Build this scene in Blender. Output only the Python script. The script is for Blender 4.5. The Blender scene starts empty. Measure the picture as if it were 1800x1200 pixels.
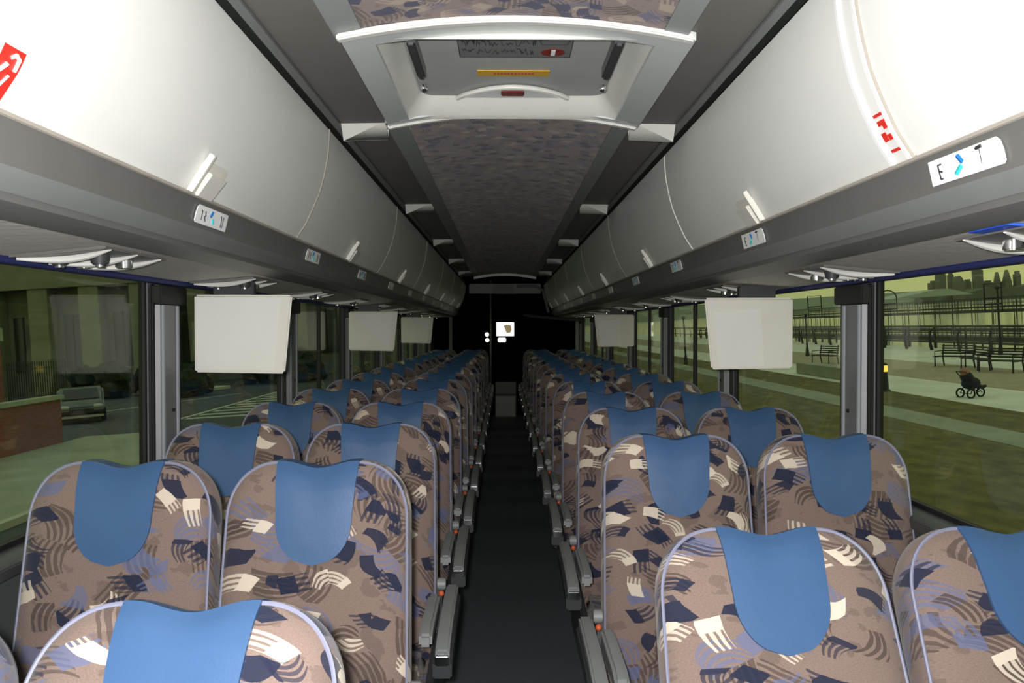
import bpy, bmesh, math, random
from mathutils import Vector, Matrix
from mathutils.bvhtree import BVHTree
random.seed(7)
PI = math.pi
sc = bpy.context.scene
col = sc.collection
R = math.radians

# ------------------------------------------------------------------ helpers
class MB:
    """collects shapes, then links them as ONE mesh object"""
    def __init__(s): s.v=[]; s.f=[]
    def add(s, vs, fs):
        n=len(s.v); s.v+= [tuple(v) for v in vs]; s.f+= [tuple(i+n for i in f) for f in fs]; return s
    def box(s, x0,x1,y0,y1,z0,z1):
        vs=[(x,y,z) for x in (x0,x1) for y in (y0,y1) for z in (z0,z1)]
        return s.add(vs,[(0,1,3,2),(4,6,7,5),(0,4,5,1),(2,3,7,6),(0,2,6,4),(1,5,7,3)])
    def prism_y(s, prof, y0, y1, closed=True):
        """profile in (x,z) extruded along y"""
        n=len(prof)
        vs=[(x,y0,z) for x,z in prof]+[(x,y1,z) for x,z in prof]
        fs=[(i,(i+1)%n,(i+1)%n+n,i+n) for i in range(n if closed else n-1)]
        if closed: fs+=[tuple(range(n))[::-1],tuple(range(n,2*n))]
        return s.add(vs,fs)
    def prism(s, pts, off):
        """closed polygon (3d points) extruded by vector off"""
        n=len(pts); o=Vector(off)
        vs=[Vector(p) for p in pts]+[Vector(p)+o for p in pts]
        fs=[(i,(i+1)%n,(i+1)%n+n,i+n) for i in range(n)]+[tuple(range(n))[::-1],tuple(range(n,2*n))]
        return s.add(vs,fs)
    def strip(s, A, B):
        n=len(A)
        return s.add(list(A)+list(B),[(i,i+1,i+1+n,i+n) for i in range(n-1)])
    def tube(s, pts, r, k=8, closed=False, caps=True):
        pts=[Vector(p) for p in pts]; n=len(pts)
        rs = r if isinstance(r,(list,tuple)) else [r]*n
        vs=[]; up=None
        for i,p in enumerate(pts):
            if closed: t=(pts[(i+1)%n]-pts[i-1])
            else: t=(pts[min(i+1,n-1)]-pts[max(i-1,0)])
            t.normalize()
            if up is None:
                up=Vector((0,0,1)) if abs(t.z)<.9 else Vector((1,0,0))
            a=t.cross(up)
            if a.length<1e-5: a=t.cross(Vector((0,1,0)))
            a.normalize(); b=t.cross(a).normalized(); up=-b if False else a.cross(t)
            for j in range(k):
                q=2*PI*j/k
                vs.append(p+(a*math.cos(q)+b*math.sin(q))*rs[i])
        fs=[]
        for i in range(n if closed else n-1):
            for j in range(k):
                i2=(i+1)%n
                fs.append((i*k+j,i*k+(j+1)%k,i2*k+(j+1)%k,i2*k+j))
        if not closed and caps: fs+=[tuple(range(k))[::-1],tuple((n-1)*k+j for j in range(k))]
        return s.add(vs,fs)
    def cyl(s, p0, p1, r, k=12, r1=None):
        return s.tube([p0,p1],[r, r if r1 is None else r1],k)
    def ball(s, c, r, sx=1, sy=1, sz=1, n=8, jit=0):
        vs=[];fs=[]
        for i in range(n+1):
            th=PI*i/n
            for j in range(n*2):
                ph=PI*j/n; q=r*(1+random.uniform(-jit,jit))
                vs.append((c[0]+q*sx*math.sin(th)*math.cos(ph),c[1]+q*sy*math.sin(th)*math.sin(ph),c[2]+q*sz*math.cos(th)))
        m=2*n
        for i in range(n):
            for j in range(m): fs.append((i*m+j,(i+1)*m+j,(i+1)*m+(j+1)%m,i*m+(j+1)%m))
        return s.add(vs,fs)
    def build(s, name, mat, parent=None, bevel=0, smooth=True, seg=2, xf=None):
        me=bpy.data.meshes.new(name); me.from_pydata(s.v,[],s.f); me.validate()
        bm=bmesh.new(); bm.from_mesh(me)
        bmesh.ops.remove_doubles(bm,verts=bm.verts,dist=1e-6)
        bmesh.ops.recalc_face_normals(bm,faces=bm.faces)
        if xf is not None: bm.transform(xf)
        if bevel:
            es=[e for e in bm.edges if len(e.link_faces)==2 and e.calc_face_angle(0)>.6]
            bmesh.ops.bevel(bm,geom=es,offset=bevel,segments=seg,affect='EDGES',clamp_overlap=True)
        for f in bm.faces: f.smooth=smooth
        if smooth:
            for e in bm.edges:
                if len(e.link_faces)==2 and e.calc_face_angle(0)>.7: e.smooth=False
        bm.to_mesh(me); bm.free()
        me.materials.append(mat)
        o=bpy.data.objects.new(name,me); col.objects.link(o)
        if parent: o.parent=parent
        return o

def tag(o,label=None,cat=None,group=None,kind=None):
    if label: o['label']=label
    if cat: o['category']=cat
    if group: o['group']=group
    if kind: o['kind']=kind
    return o
def empty(name,loc=(0,0,0),label=None,cat=None,group=None,kind=None):
    o=bpy.data.objects.new(name,None); col.objects.link(o); o.location=loc; o.empty_display_size=.1
    return tag(o,label,cat,group,kind)
def copy_tree(o,parent=None):
    c=o.copy(); col.objects.link(c)
    if parent: c.parent=parent
    for ch in list(o.children): copy_tree(ch,c)
    return c
ORD=['first','second','third','fourth','fifth','sixth','seventh','eighth','ninth','tenth','eleventh','twelfth','thirteenth','fourteenth','fifteenth']

# ------------------------------------------------------------------ materials
def mat(name,c,rough=.5,metal=0,spec=.5,emit=None,es=1,bump=0,bscale=200):
    m=bpy.data.materials.new(name); m.use_nodes=True
    nt=m.node_tree; b=nt.nodes['Principled BSDF']
    b.inputs['Base Color'].default_value=(*c,1); b.inputs['Roughness'].default_value=rough
    b.inputs['Metallic'].default_value=metal; b.inputs['Specular IOR Level'].default_value=spec
    if emit: b.inputs['Emission Color'].default_value=(*emit,1); b.inputs['Emission Strength'].default_value=es
    if bump or True:
        tc=nt.nodes.new('ShaderNodeTexCoord'); n=nt.nodes.new('ShaderNodeTexNoise'); n.inputs['Scale'].default_value=bscale
        n.inputs['Detail'].default_value=3
        nt.links.new(tc.outputs['Object'],n.inputs['Vector'])
        if bump:
            bp=nt.nodes.new('ShaderNodeBump'); bp.inputs['Strength'].default_value=bump; bp.inputs['Distance'].default_value=.002
            nt.links.new(n.outputs['Fac'],bp.inputs['Height']); nt.links.new(bp.outputs['Normal'],b.inputs['Normal'])
        mx=nt.nodes.new('ShaderNodeMix'); mx.data_type='RGBA'
        mx.inputs[6].default_value=(*[v*.93 for v in c],1); mx.inputs[7].default_value=(*[min(1,v*1.06) for v in c],1)
        n2=nt.nodes.new('ShaderNodeTexNoise'); n2.inputs['Scale'].default_value=bscale*.05
        nt.links.new(tc.outputs['Object'],n2.inputs['Vector'])
        nt.links.new(n2.outputs['Fac'],mx.inputs[0]); nt.links.new(mx.outputs[2],b.inputs['Base Color'])
    return m

class NT:
    def __init__(s,nt): s.nt=nt
    def val(s,x,sock):
        if isinstance(x,(int,float)): sock.default_value=x
        elif isinstance(x,(tuple,list)): sock.default_value=x
        else: s.nt.links.new(x,sock)
    def m(s,op,a,b=0,c=0):
        n=s.nt.nodes.new('ShaderNodeMath'); n.operation=op
        s.val(a,n.inputs[0]); s.val(b,n.inputs[1]); s.val(c,n.inputs[2]); return n.outputs[0]
    def mix(s,f,a,b):
        n=s.nt.nodes.new('ShaderNodeMix'); n.data_type='RGBA'
        s.val(f,n.inputs[0]); s.val(a,n.inputs[6]); s.val(b,n.inputs[7]); return n.outputs[2]
    def comb(s,x,y,z=0):
        n=s.nt.nodes.new('ShaderNodeCombineXYZ'); s.val(x,n.inputs[0]); s.val(y,n.inputs[1]); s.val(z,n.inputs[2]); return n.outputs[0]
    def sep(s,v):
        n=s.nt.nodes.new('ShaderNodeSeparateXYZ'); s.nt.links.new(v,n.inputs[0]); return n.outputs
    def vm(s,op,a,b=None):
        n=s.nt.nodes.new('ShaderNodeVectorMath'); n.operation=op; s.val(a,n.inputs[0])
        if b is not None: s.val(b,n.inputs[1])
        return n.outputs[0]

def fabric(name, base=(.19,.138,.117), mode='seat', cell=9.0, navy=(.014,.019,.042), cream=(.62,.54,.44), peri=(.10,.125,.235)):
    m=bpy.data.materials.new(name); m.use_nodes=True
    nt=m.node_tree; b=nt.nodes['Principled BSDF']; b.inputs['Roughness'].default_value=.95; b.inputs['Specular IOR Level'].default_value=.15
    b.inputs['Sheen Weight'].default_value=.15
    g=NT(nt)
    tc=nt.nodes.new('ShaderNodeTexCoord'); oi=nt.nodes.new('ShaderNodeObjectInfo')
    x,y,z=g.sep(tc.outputs['Object'])
    rnd=oi.outputs['Random']
    if mode=='seat':
        u=g.m('ADD',x,g.m('MULTIPLY',rnd,37.0)); v=g.m('ADD',z,g.m('MULTIPLY',y,1.0))
        u=g.m('ADD',u,y)
    else:
        u=x; v=y
    nz=nt.nodes.new('ShaderNodeTexNoise'); nz.inputs['Scale'].default_value=30; nz.inputs['Detail'].default_value=2
    p0=g.comb(u,v); nt.links.new(p0,nz.inputs['Vector'])
    wob=g.m('MULTIPLY',g.m('SUBTRACT',nz.outputs['Fac'],.5),.12)
    cur=(*base,1)
    # fine weave grain and faint scribbled arcs
    gn=nt.nodes.new('ShaderNodeTexNoise'); gn.inputs['Scale'].default_value=330; gn.inputs['Detail'].default_value=2
    nt.links.new(p0,gn.inputs['Vector'])
    cur=g.mix(gn.outputs['Fac'],tuple([c*.62 for c in base])+(1,),tuple([min(1,c*1.35) for c in base])+(1,))
    def layer(cur,scale,off,rand,types,la,lb,dense):
        p=g.vm('ADD',g.comb(g.m('MULTIPLY',u,scale),g.m('MULTIPLY',v,scale)),(off,off*1.7,0))
        vo=nt.nodes.new('ShaderNodeTexVoronoi'); vo.voronoi_dimensions='2D'; vo.inputs['Scale'].default_value=1; vo.inputs['Randomness'].default_value=rand
        nt.links.new(p,vo.inputs['Vector'])
        loc=g.vm('SUBTRACT',p,vo.outputs['Position'])
        sc_=nt.nodes.new('ShaderNodeSeparateColor'); nt.links.new(vo.outputs['Color'],sc_.inputs[0])
        cr,cg,cb=sc_.outputs[0],sc_.outputs[1],sc_.outputs[2]
        vr=nt.nodes.new('ShaderNodeVectorRotate'); vr.rotation_type='Z_AXIS'
        nt.links.new(loc,vr.inputs['Vector']); nt.links.new(g.m('MULTIPLY',cr,6.283),vr.inputs['Angle'])
        a,bb,_=g.sep(vr.outputs[0])
        k=g.m('MULTIPLY',g.m('SUBTRACT',cg,.5),3.0)
        bb=g.m('ADD',g.m('ADD',bb,g.m('MULTIPLY',g.m('MULTIPLY',a,a),k)),g.m('MULTIPLY',wob,.5))
        a2=g.m('ADD',a,g.m('MULTIPLY',bb,g.m('SUBTRACT',cr,.5)))          # slanted stroke ends
        hw=g.m('ADD',lb,g.m('MULTIPLY',a,g.m('MULTIPLY',g.m('SUBTRACT',cg,.6),.35)))
        inside=g.m('MULTIPLY',g.m('LESS_THAN',g.m('ABSOLUTE',a2),la),g.m('LESS_THAN',g.m('ABSOLUTE',bb),hw))
        st=g.m('GREATER_THAN',g.m('SINE',g.m('MULTIPLY',bb,dense)),g.m('ADD',-.35,g.m('MULTIPLY',a,-1.3)))
        solid=g.m('GREATER_THAN',a2,g.m('ADD',g.m('SUBTRACT',g.m('MULTIPLY',cg,.7),.40),wob))
        full=g.m('MULTIPLY',inside,g.m('MAXIMUM',g.m('MULTIPLY',st,.8),solid))
        for lo,hi,c,fac in types:
            sel=g.m('MULTIPLY',g.m('GREATER_THAN',cb,lo),g.m('LESS_THAN',cb,hi))
            mask=full if fac>0 else g.m('MULTIPLY',inside,st)
            cur=g.mix(g.m('MULTIPLY',g.m('MULTIPLY',sel,mask),abs(fac)),cur,(*c,1))
        return cur
    s=cell
    dk=tuple(c*.30 for c in base)
    # soft mottling and thin dark net of scribbled lines
    mo=nt.nodes.new('ShaderNodeTexNoise'); mo.inputs['Scale'].default_value=s*1.6; mo.inputs['Detail'].default_value=3
    nt.links.new(p0,mo.inputs['Vector'])
    cur=g.mix(g.m('MULTIPLY',g.m('GREATER_THAN',mo.outputs['Fac'],.58),.30),cur,(*dk,1))
    cur=layer(cur,s*1.0,5.3,.9,[(0,.40,dk,-.7),(.40,.55,peri,-.6)],.46,.33,44)
    cur=layer(cur,s*1.15,19.1,.75,[(.0,.36,navy,.95),(.40,.56,cream,.88),(.60,.78,peri,.7),(.78,.9,dk,-.8)],.40,.24,42)
    cur=layer(cur,s*1.35,41.7,.8,[(.0,.30,navy,.92),(.36,.50,cream,.8),(.55,.65,peri,.6)],.38,.22,46)
    nt.links.new(cur,b.inputs['Base Color'])
    bp=nt.nodes.new('ShaderNodeBump'); bp.inputs['Strength'].default_value=.25; bp.inputs['Distance'].default_value=.001
    nt.links.new(gn.outputs['Fac'],bp.inputs['Height']); nt.links.new(bp.outputs['Normal'],b.inputs['Normal'])
    return m

def glass_mat(name,tint):
    m=bpy.data.materials.new(name); m.use_nodes=True; nt=m.node_tree; nt.nodes.clear()
    out=nt.nodes.new('ShaderNodeOutputMaterial'); t=nt.nodes.new('ShaderNodeBsdfTransparent'); t.inputs[0].default_value=(*tint,1)
    gl=nt.nodes.new('ShaderNodeBsdfGlossy'); gl.inputs['Roughness'].default_value=.02; gl.inputs[0].default_value=(.9,.9,.9,1)
    fr=nt.nodes.new('ShaderNodeLayerWeight'); fr.inputs[0].default_value=.5
    g=NT(nt); mx=nt.nodes.new('ShaderNodeMixShader')
    rf=g.m('ADD',.02,g.m('MULTIPLY',g.m('POWER',fr.outputs['Facing'],5),.7))
    nt.links.new(rf,mx.inputs[0]); nt.links.new(t.outputs[0],mx.inputs[1]); nt.links.new(gl.outputs[0],mx.inputs[2])
    nt.links.new(mx.outputs[0],out.inputs[0]); return m

def noise_mat(name,c1,c2,scale,rough=.9,stretch=(1,1,1),spec=.2,detail=6):
    m=bpy.data.materials.new(name); m.use_nodes=True; nt=m.node_tree; b=nt.nodes['Principled BSDF']
    b.inputs['Roughness'].default_value=rough; b.inputs['Specular IOR Level'].default_value=spec
    tc=nt.nodes.new('ShaderNodeTexCoord'); mp=nt.nodes.new('ShaderNodeMapping'); mp.inputs['Scale'].default_value=stretch
    n=nt.nodes.new('ShaderNodeTexNoise'); n.inputs['Scale'].default_value=scale; n.inputs['Detail'].default_value=detail
    r=nt.nodes.new('ShaderNodeValToRGB'); r.color_ramp.elements[0].position=.35; r.color_ramp.elements[1].position=.65
    r.color_ramp.elements[0].color=(*c1,1); r.color_ramp.elements[1].color=(*c2,1)
    nt.links.new(tc.outputs['Object'],mp.inputs[0]); nt.links.new(mp.outputs[0],n.inputs['Vector'])
    nt.links.new(n.outputs['Fac'],r.inputs[0]); nt.links.new(r.outputs[0],b.inputs['Base Color']); return m

def brick_mat():
    m=bpy.data.materials.new('brick'); m.use_nodes=True; nt=m.node_tree; b=nt.nodes['Principled BSDF']; b.inputs['Roughness'].default_value=.9
    tc=nt.nodes.new('ShaderNodeTexCoord'); g=NT(nt); x,y,z=g.sep(tc.outputs['Object'])
    br=nt.nodes.new('ShaderNodeTexBrick'); br.inputs['Scale'].default_value=1
    br.inputs['Color1'].default_value=(.20,.065,.035,1); br.inputs['Color2'].default_value=(.15,.05,.03,1); br.inputs['Mortar'].default_value=(.16,.09,.06,1)
    br.inputs['Brick Width'].default_value=.22; br.inputs['Row Height'].default_value=.075; br.inputs['Mortar Size'].default_value=.008
    nt.links.new(g.comb(g.m('ADD',x,y),z),br.inputs['Vector']); nt.links.new(br.outputs[0],b.inputs['Base Color']); return m

M={}
M['fabric']=fabric('seat_fabric')
M['ceil_fabric']=fabric('ceiling_fabric',base=(.26,.20,.18),mode='ceil',cell=11,navy=(.03,.035,.09),cream=(.42,.34,.27),peri=(.10,.11,.22))
M['blue']=mat('blue_leather',(.042,.097,.21),rough=.42,spec=.35,bump=.15,bscale=300)
M['piping']=mat('piping',(.20,.21,.30),rough=.6)
M['seat_shell']=mat('seat_shell',(.05,.05,.055),rough=.6)
M['bin']=mat('bin_plastic',(.84,.85,.82),rough=.42,spec=.35,bscale=60)
M['bin_gap']=mat('bin_gap',(.03,.035,.03),rough=.7)
M['beige_edge']=mat('beige_edge',(.42,.38,.33),rough=.5)
M['fascia']=mat('fascia_grey',(.145,.145,.138),rough=.42,spec=.4)
M['fascia_lt']=mat('fascia_light',(.20,.21,.205),rough=.4,spec=.4)
M['panel']=mat('service_panel',(.74,.71,.66),rough=.6,bump=.6,bscale=40)
M['strip']=mat('ceiling_strip',(.17,.162,.15),rough=.6,bump=.1)
M['frame']=mat('ceiling_frame',(.30,.32,.31),rough=.5)
M['hatch']=mat('hatch_plastic',(.60,.63,.62),rough=.35,spec=.5)
M['hatch_lid']=mat('hatch_lid',(.45,.46,.45),rough=.5)
M['bar']=mat('light_bar',(.75,.75,.70),rough=.35)
M['lens']=mat('lens',(.10,.10,.10),rough=.3)
M['alu']=mat('aluminium',(.20,.20,.21),rough=.5,metal=.25)
M['alu2']=mat('polished_bead',(.24,.26,.28),rough=.6,metal=0)
M['alu_dk']=mat('dark_aluminium',(.16,.165,.17),rough=.35,metal=.7)
M['black']=mat('black_rubber',(.006,.006,.007),rough=.6)
M['trimblue']=mat('blue_trim',(.018,.025,.12),rough=.7,bump=.3)
M['brightblue']=mat('bright_blue',(.03,.12,.8),rough=.35)
M['white']=mat('white_label',(.96,.97,.96),rough=.35)
M['psu']=mat('reading_panel',(.72,.71,.68),rough=.25,spec=.6)
M['psuh']=mat('reading_housing',(.16,.155,.15),rough=.4)
M['chrome']=mat('chrome',(.8,.82,.85),rough=.15,metal=1)
M['ink']=mat('ink',(.03,.03,.035),rough=.6)
M['inkblue']=mat('blue_ink',(.01,.16,.45),rough=.5)
M['inkcyan']=mat('cyan_ink',(.05,.55,.6),rough=.5)
M['inkgreen']=mat('green_ink',(.10,.5,.2),rough=.5)
M['red']=mat('red_sticker',(.75,.03,.02),rough=.4)
M['darkred']=mat('dark_red',(.22,.03,.02),rough=.5)
M['yellow']=mat('yellow_strip',(.75,.45,.04),rough=.5)
M['monitor']=mat('monitor_case',(.74,.72,.65),rough=.5,bscale=80)
M['monitor2']=mat('monitor_cover',(.78,.77,.71),rough=.45,bscale=80)
M['latch']=mat('latch',(.80,.78,.70),rough=.25,spec=.6)
M['arm']=mat('armrest_grey',(.21,.22,.22),rough=.45)
M['arm_dk']=mat('armrest_dark',(.035,.037,.04),rough=.5)
M['orange']=mat('orange_button',(.55,.10,.03),rough=.4)
M['floor']=mat('aisle_floor',(.10,.115,.125),rough=.65,bump=.3,bscale=120)
M['wall']=mat('side_wall',(.055,.065,.06),rough=.8)
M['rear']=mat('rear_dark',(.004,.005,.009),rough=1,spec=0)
M['step']=mat('step_riser',(.42,.42,.40),rough=.6)
M['step_dk']=mat('step_grey',(.20,.20,.20),rough=.6)
M['glass']=glass_mat('tinted_glass',(.72,.76,.63))
M['screen']=mat('screen_lit',(.1,.1,.1),emit=(1,.97,.9),es=1.3)  # emission paints reflected light at the rear, no real display
M['screen_fig']=mat('screen_figure',(.1,.08,.05),emit=(.25,.2,.1),es=1.0)  # darker blob painted inside that reflection
M['glow']=mat('lamp_glow',(.3,.2,.1),emit=(1,.62,.10),es=2.2)
M['shell']=mat('bus_body',(.15,.15,.16),rough=.6)

# ------------------------------------------------------------------ camera
CX,CZ=-.0175,1.5
F=1400.
cam_d=bpy.data.cameras.new('camera'); cam=bpy.data.objects.new('camera',cam_d); col.objects.link(cam); sc.camera=cam
cam_d.sensor_width=36; cam_d.lens=36*F/1800; cam_d.clip_start=.02; cam_d.clip_end=6000
cam.location=(CX,0,CZ)
cam.rotation_euler=(R(90)-math.atan(23/F),0,-math.atan(14.5/F))

# ------------------------------------------------------------------ seats
SEATH=1.19
def seat_outline(w=.434,z0=.40,z1=1.185,n=14):
    """outline of the backrest face in x,z going counter-clockwise from bottom left"""
    h=w/2; pts=[]
    rc=.125
    pts.append((-h-.012,z0)); pts.append((h+.012,z0))
    for i in range(1,5):
        t=i/5; pts.append((h+.012-.012*t, z0+(z1-rc-z0)*t))
    for i in range(n+1):
        a=PI/2*i/n
        pts.append((h-rc+rc*math.cos(a)**.9 if a<PI/2 else h-rc, z1-rc*1.15+rc*1.15*math.sin(a)**.9))
    m=14
    for i in range(1,m):
        t=i/m; x=(h-rc)*(1-2*t)
        pts.append((x, z1-(.017*(1+math.cos(PI*min(1,abs(x)/.088)))*.5)))
    for i in range(n+1):
        a=PI/2+PI/2*i/n
        c=max(0,-math.cos(a)); s_=max(0,math.sin(a))
        pts.append((-(h-rc)-rc*c**.9, z1-rc*1.15+rc*1.15*s_**.9))
    for i in range(1,5):
        t=1-i/5; pts.append((-(h+.012-.012*t), z0+(z1-rc-z0)*t))
    return pts
OUT=seat_outline()
def ring(scale,y,c=(0,.80),out=OUT,dz=0):
    return [(x*scale, y, c[1]+(z-c[1])*(1-(1-scale)*(.445/.6)) + dz) for x,z in out]
def make_back():
    mb=MB(); n=len(OUT)
    rings=[ring(.04,-.030),ring(.35,-.031),ring(.6,-.029),ring(.8,-.024),ring(.92,-.014),ring(.985,-.003),ring(1.0,.004),
           ring(1.025,.022),ring(1.03,.055),ring(1.01,.085),ring(.96,.105),ring(.6,.112),ring(.04,.114)]
    vs=[p for r_ in rings for p in r_]; fs=[]
    for k in range(len(rings)-1):
        for i in range(n): fs.append((k*n+i,k*n+(i+1)%n,(k+1)*n+(i+1)%n,(k+1)*n+i))
    fs+=[tuple(range(n)),tuple((len(rings)-1)*n+i for i in range(n))]
    mb.add(vs,fs); return mb
def make_piping():
    mb=MB(); mb.tube(ring(1.003,.002),.0036,6,closed=True); return mb
def make_patch(bvh):
    mb=MB(); W=.096; zt=1.187; zb=.945; nc=14
    rows=[]
    def topz(x):
        hit=bvh.ray_cast(Vector((x,.03,1.4)),Vector((0,0,-1)))
        return hit[0].z
    for yy in (.075,.045,.02,.004):
        r_=[]
        for i in range(nc+1):
            x=W*1.04*(2*i/nc-1); hit=bvh.ray_cast(Vector((x,yy,1.4)),Vector((0,0,-1)))
            r_.append((x,yy,hit[0].z+.0035))
        rows.append(r_)
    nr=22
    for j in range(nr+1):
        t=j/nr
        if t<.55: hw=W*(1.04-.10*(t/.55))
        else:
            q=(t-.55)/.45; hw=W*.94*max(.0,1-q**2.3)**.5
        r_=[]
        for i in range(nc+1):
            x=max(hw,.004)*(2*i/nc-1)
            ztop=topz(x)+.001-.004
            z=ztop+(zb-ztop)*t
            hit=bvh.ray_cast(Vector((x,-.5,z)),Vector((0,1,0)))
            yy=hit[0].y if hit[0] else 0
            r_.append((x,min(yy,.002)-.0065,z))
        rows.append(r_)
    n=nc+1; vs=[p for r_ in rows for p in r_]
    fs=[(j*n+i,j*n+i+1,(j+1)*n+i+1,(j+1)*n+i) for j in range(len(rows)-1) for i in range(nc)]
    # edge skirt down to the fabric gives the patch its thickness
    L=[r_[0] for r_ in rows]; Rr=[r_[-1] for r_ in rows]
    mb.add(vs,fs)
    def sink(p,k):
        return (p[0],p[1]+.012,p[2]) if k>3 else (p[0],p[1],p[2]-.012)
    for E in (L,Rr):
        mb.strip(E,[sink(p,k) for k,p in enumerate(E)])
    mb.strip(rows[-1],[sink(p,9) for p in rows[-1]])
    return mb

def tilt(deg,piv=(0,.0,.45)):
    return Matrix.Translation(piv)@Matrix.Rotation(R(-deg),4,'X')@Matrix.Translation([-v for v in piv])
back_mb=make_back()
_tmp=back_mb.build('tmp',M['fabric']); _bm=bmesh.new(); _bm.from_mesh(_tmp.data); bvh=BVHTree.FromBMesh(_bm); 
bpy.data.objects.remove(_tmp)
patch_mb=make_patch(bvh)

def make_seat(aisle, recl, side):
    """aisle: has the armrest hardware on the aisle side; side=+1 aisle lies towards +x of the seat"""
    root=empty('coach_seat')
    T=tilt(recl)
    back_mb.build('backrest',M['fabric'],root,xf=T)
    patch_mb.build('headrest_cover',M['blue'],root,xf=T)
    make_piping().build('piping',M['piping'],root,xf=T)
    c=MB().box(-.222,.222,-.44,.06,.34,.46); c.build('seat_cushion',M['fabric'],root,bevel=.035,seg=3)
    b=MB().box(-.21,.21,-.36,.04,.26,.338)
    b.build('seat_frame',M['seat_shell'],root,bevel=.01)
    s=side
    if aisle:
        # pedestal legs
        for yy in (-.30,.0): MB().box(s*.10-.02,s*.10+.02,yy-.03,yy+.03,0,.26).build('leg',M['arm_dk'],root,bevel=.006)
        # side shell between cushion and aisle
        sh=MB(); sh.prism([(s*.226,-.42,.30),(s*.226,.10,.30),(s*.226,.16,.62),(s*.226,.07,.66),(s*.226,-.02,.52),(s*.226,-.40,.47)],(s*.022,0,0))
        sh.build('side_panel',M['arm_dk'],root,bevel=.006)
        x0=s*.252
        def bx(a,b_): return (min(a,b_),max(a,b_))
        # outer armrest: slim curved pad on a dark carrier, free end towards the camera
        pad=MB(); xa,xb=bx(s*.262,s*.302)
        ys=[.06,-.08,-.22,-.34,-.385]; zs=[.650,.648,.640,.622,.606]
        for k in range(4):
            pass
        A=[];
        for yy,zz in zip(ys,zs): A.append((yy,zz))
        poly=[(xa,yy,zz) for yy,zz in A]+[(xa,yy,zz-.030) for yy,zz in A[::-1]]
        pad.prism(poly,(xb-xa,0,0)); pa=pad.build('armrest',M['arm'],root,bevel=.006)
        car=MB(); xa2,xb2=xa-.007,xb+.007
        poly=[(xa2,yy+(-.012 if i==4 else 0),zz-.030) for i,(yy,zz) in enumerate(A)]+[(xa2,yy+(-.012 if i==0 else 0),zz-.075) for i,(yy,zz) in enumerate(A[::-1])]
        car.prism(poly,(xb2-xa2,0,0)); car.build('armrest_carrier',M['arm_dk'],root,bevel=.005)
        ec=MB().box(xa,xb,-.4035,-.391,.570,.600); ec.build('end_cap',M['chrome'],pa,bevel=.004)
        # hinge with recline button
        hg=MB().cyl((s*.235,.03,.66),(s*.262,.03,.66),.020,14); hg.build('hinge',M['arm'],root,bevel=.003)
        rb=MB().ball((s*.250,-.005,.640),.010,n=5); rb.build('recline_button',M['orange'],root)
        # inner armrest end beside the cushion
        ia=MB(); xa,xb=bx(s*.212,s*.25)
        ia.prism([(xa,yy,zz) for yy,zz in ((-.05,.655),(-.30,.648),(-.345,.635),(-.35,.60),(-.05,.60))],(xb-xa,0,0))
        ib=ia.build('inner_armrest',M['arm'],root,bevel=.008)
    else:
        ia=MB(); xa,xb=(s*.222,s*.246) if s>0 else (s*.246,s*.222)
        ia.prism([(xa,yy,zz) for yy,zz in ((.02,.64),(-.30,.632),(-.33,.62),(-.335,.59),(.02,.59))],(xb-xa,0,0))
        ia.build('armrest',M['arm_dk'],root,bevel=.006)
        for yy in (-.30,.0): MB().box(-s*.10-.02,-s*.10+.02,yy-.03,yy+.03,0,.26).build('leg',M['arm_dk'],root,bevel=.006)
    return root

left_rows=[1.16,1.95,2.72,3.50]+[3.50+.79*k for k in range(1,12)]
right_rows=[1.58,2.42,3.25,4.07]+[4.07+.82*k for k in range(1,11)]
protos={}
NS=0
for sname,rows,xs in (('left',left_rows,(-.470,-.945)),('right',right_rows,(.505,.990))):
    for k,d in enumerate(rows):
        recl=28 if k==0 else 11
        top=Vector((0,.0,1.185)); off=(tilt(recl)@top).y
        for a,xc in enumerate(xs):
            aisle=(a==0); side=(1 if sname=='left' else -1)
            key=(sname,aisle,recl)
            if key in protos: o=copy_tree(protos[key])
            else: o=make_seat(aisle,recl,side); protos[key]=o
            dd=d
            if sname=='left' and k==0 and a==1: dd=d-.04
            o.location=(xc+(.012 if (sname=='left' and k==0 and a==1) else 0),dd-off,0)
            o.scale=(1,1,1)
            pos='aisle' if aisle else 'window'
            lab=f'patterned coach seat with blue headrest, {sname} block, {pos} side, {ORD[k]} row from camera'
            tag(o,lab,'seat','coach seats in rows'); NS+=1

# ------------------------------------------------------------------ bus shell
Y0,Y1=-.9,13.9
def struct(o,label=None): o['kind']='structure'; return tag(o,label)
fl=MB().box(-1.30,1.30,Y0,Y1,-.06,0); struct(fl.build('floor',M['floor'],smooth=False))
for s,nm in ((-1,'left'),(1,'right')):
    w=MB()
    w.box(min(s*1.235,s*1.30),max(s*1.235,s*1.30),Y0,Y1,0,.925)
    w.box(min(s*1.235,s*1.30),max(s*1.235,s*1.30),Y0,Y1,1.675,2.4)
    struct(w.build('wall_'+nm,M['wall'],smooth=False))
    l=MB(); l.prism_y([(s*1.195,.93),(s*1.235,.955),(s*1.30,.955),(s*1.30,.926),(s*1.236,.926),(s*1.236,.90),(s*1.20,.90)],Y0,Y1)
    struct(l.build('trim_1' if s<0 else 'trim_2',M['alu_dk'],bevel=.003))
roof=MB().box(-1.30,1.30,Y0,Y1,2.42,2.48); struct(roof.build('roof_panel',M['shell'],smooth=False))  # unseen outer roof, added to block sky light from above
wf=MB().box(-1.30,1.30,Y0-.05,Y0,0,2.42); struct(wf.build('wall_front',M['wall'],smooth=False))  # unseen partition added behind the camera to keep sky light out
wr=MB().box(-1.30,1.30,Y1,Y1+.05,0,2.42); struct(wr.build('wall_rear',M['rear'],smooth=False))

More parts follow.
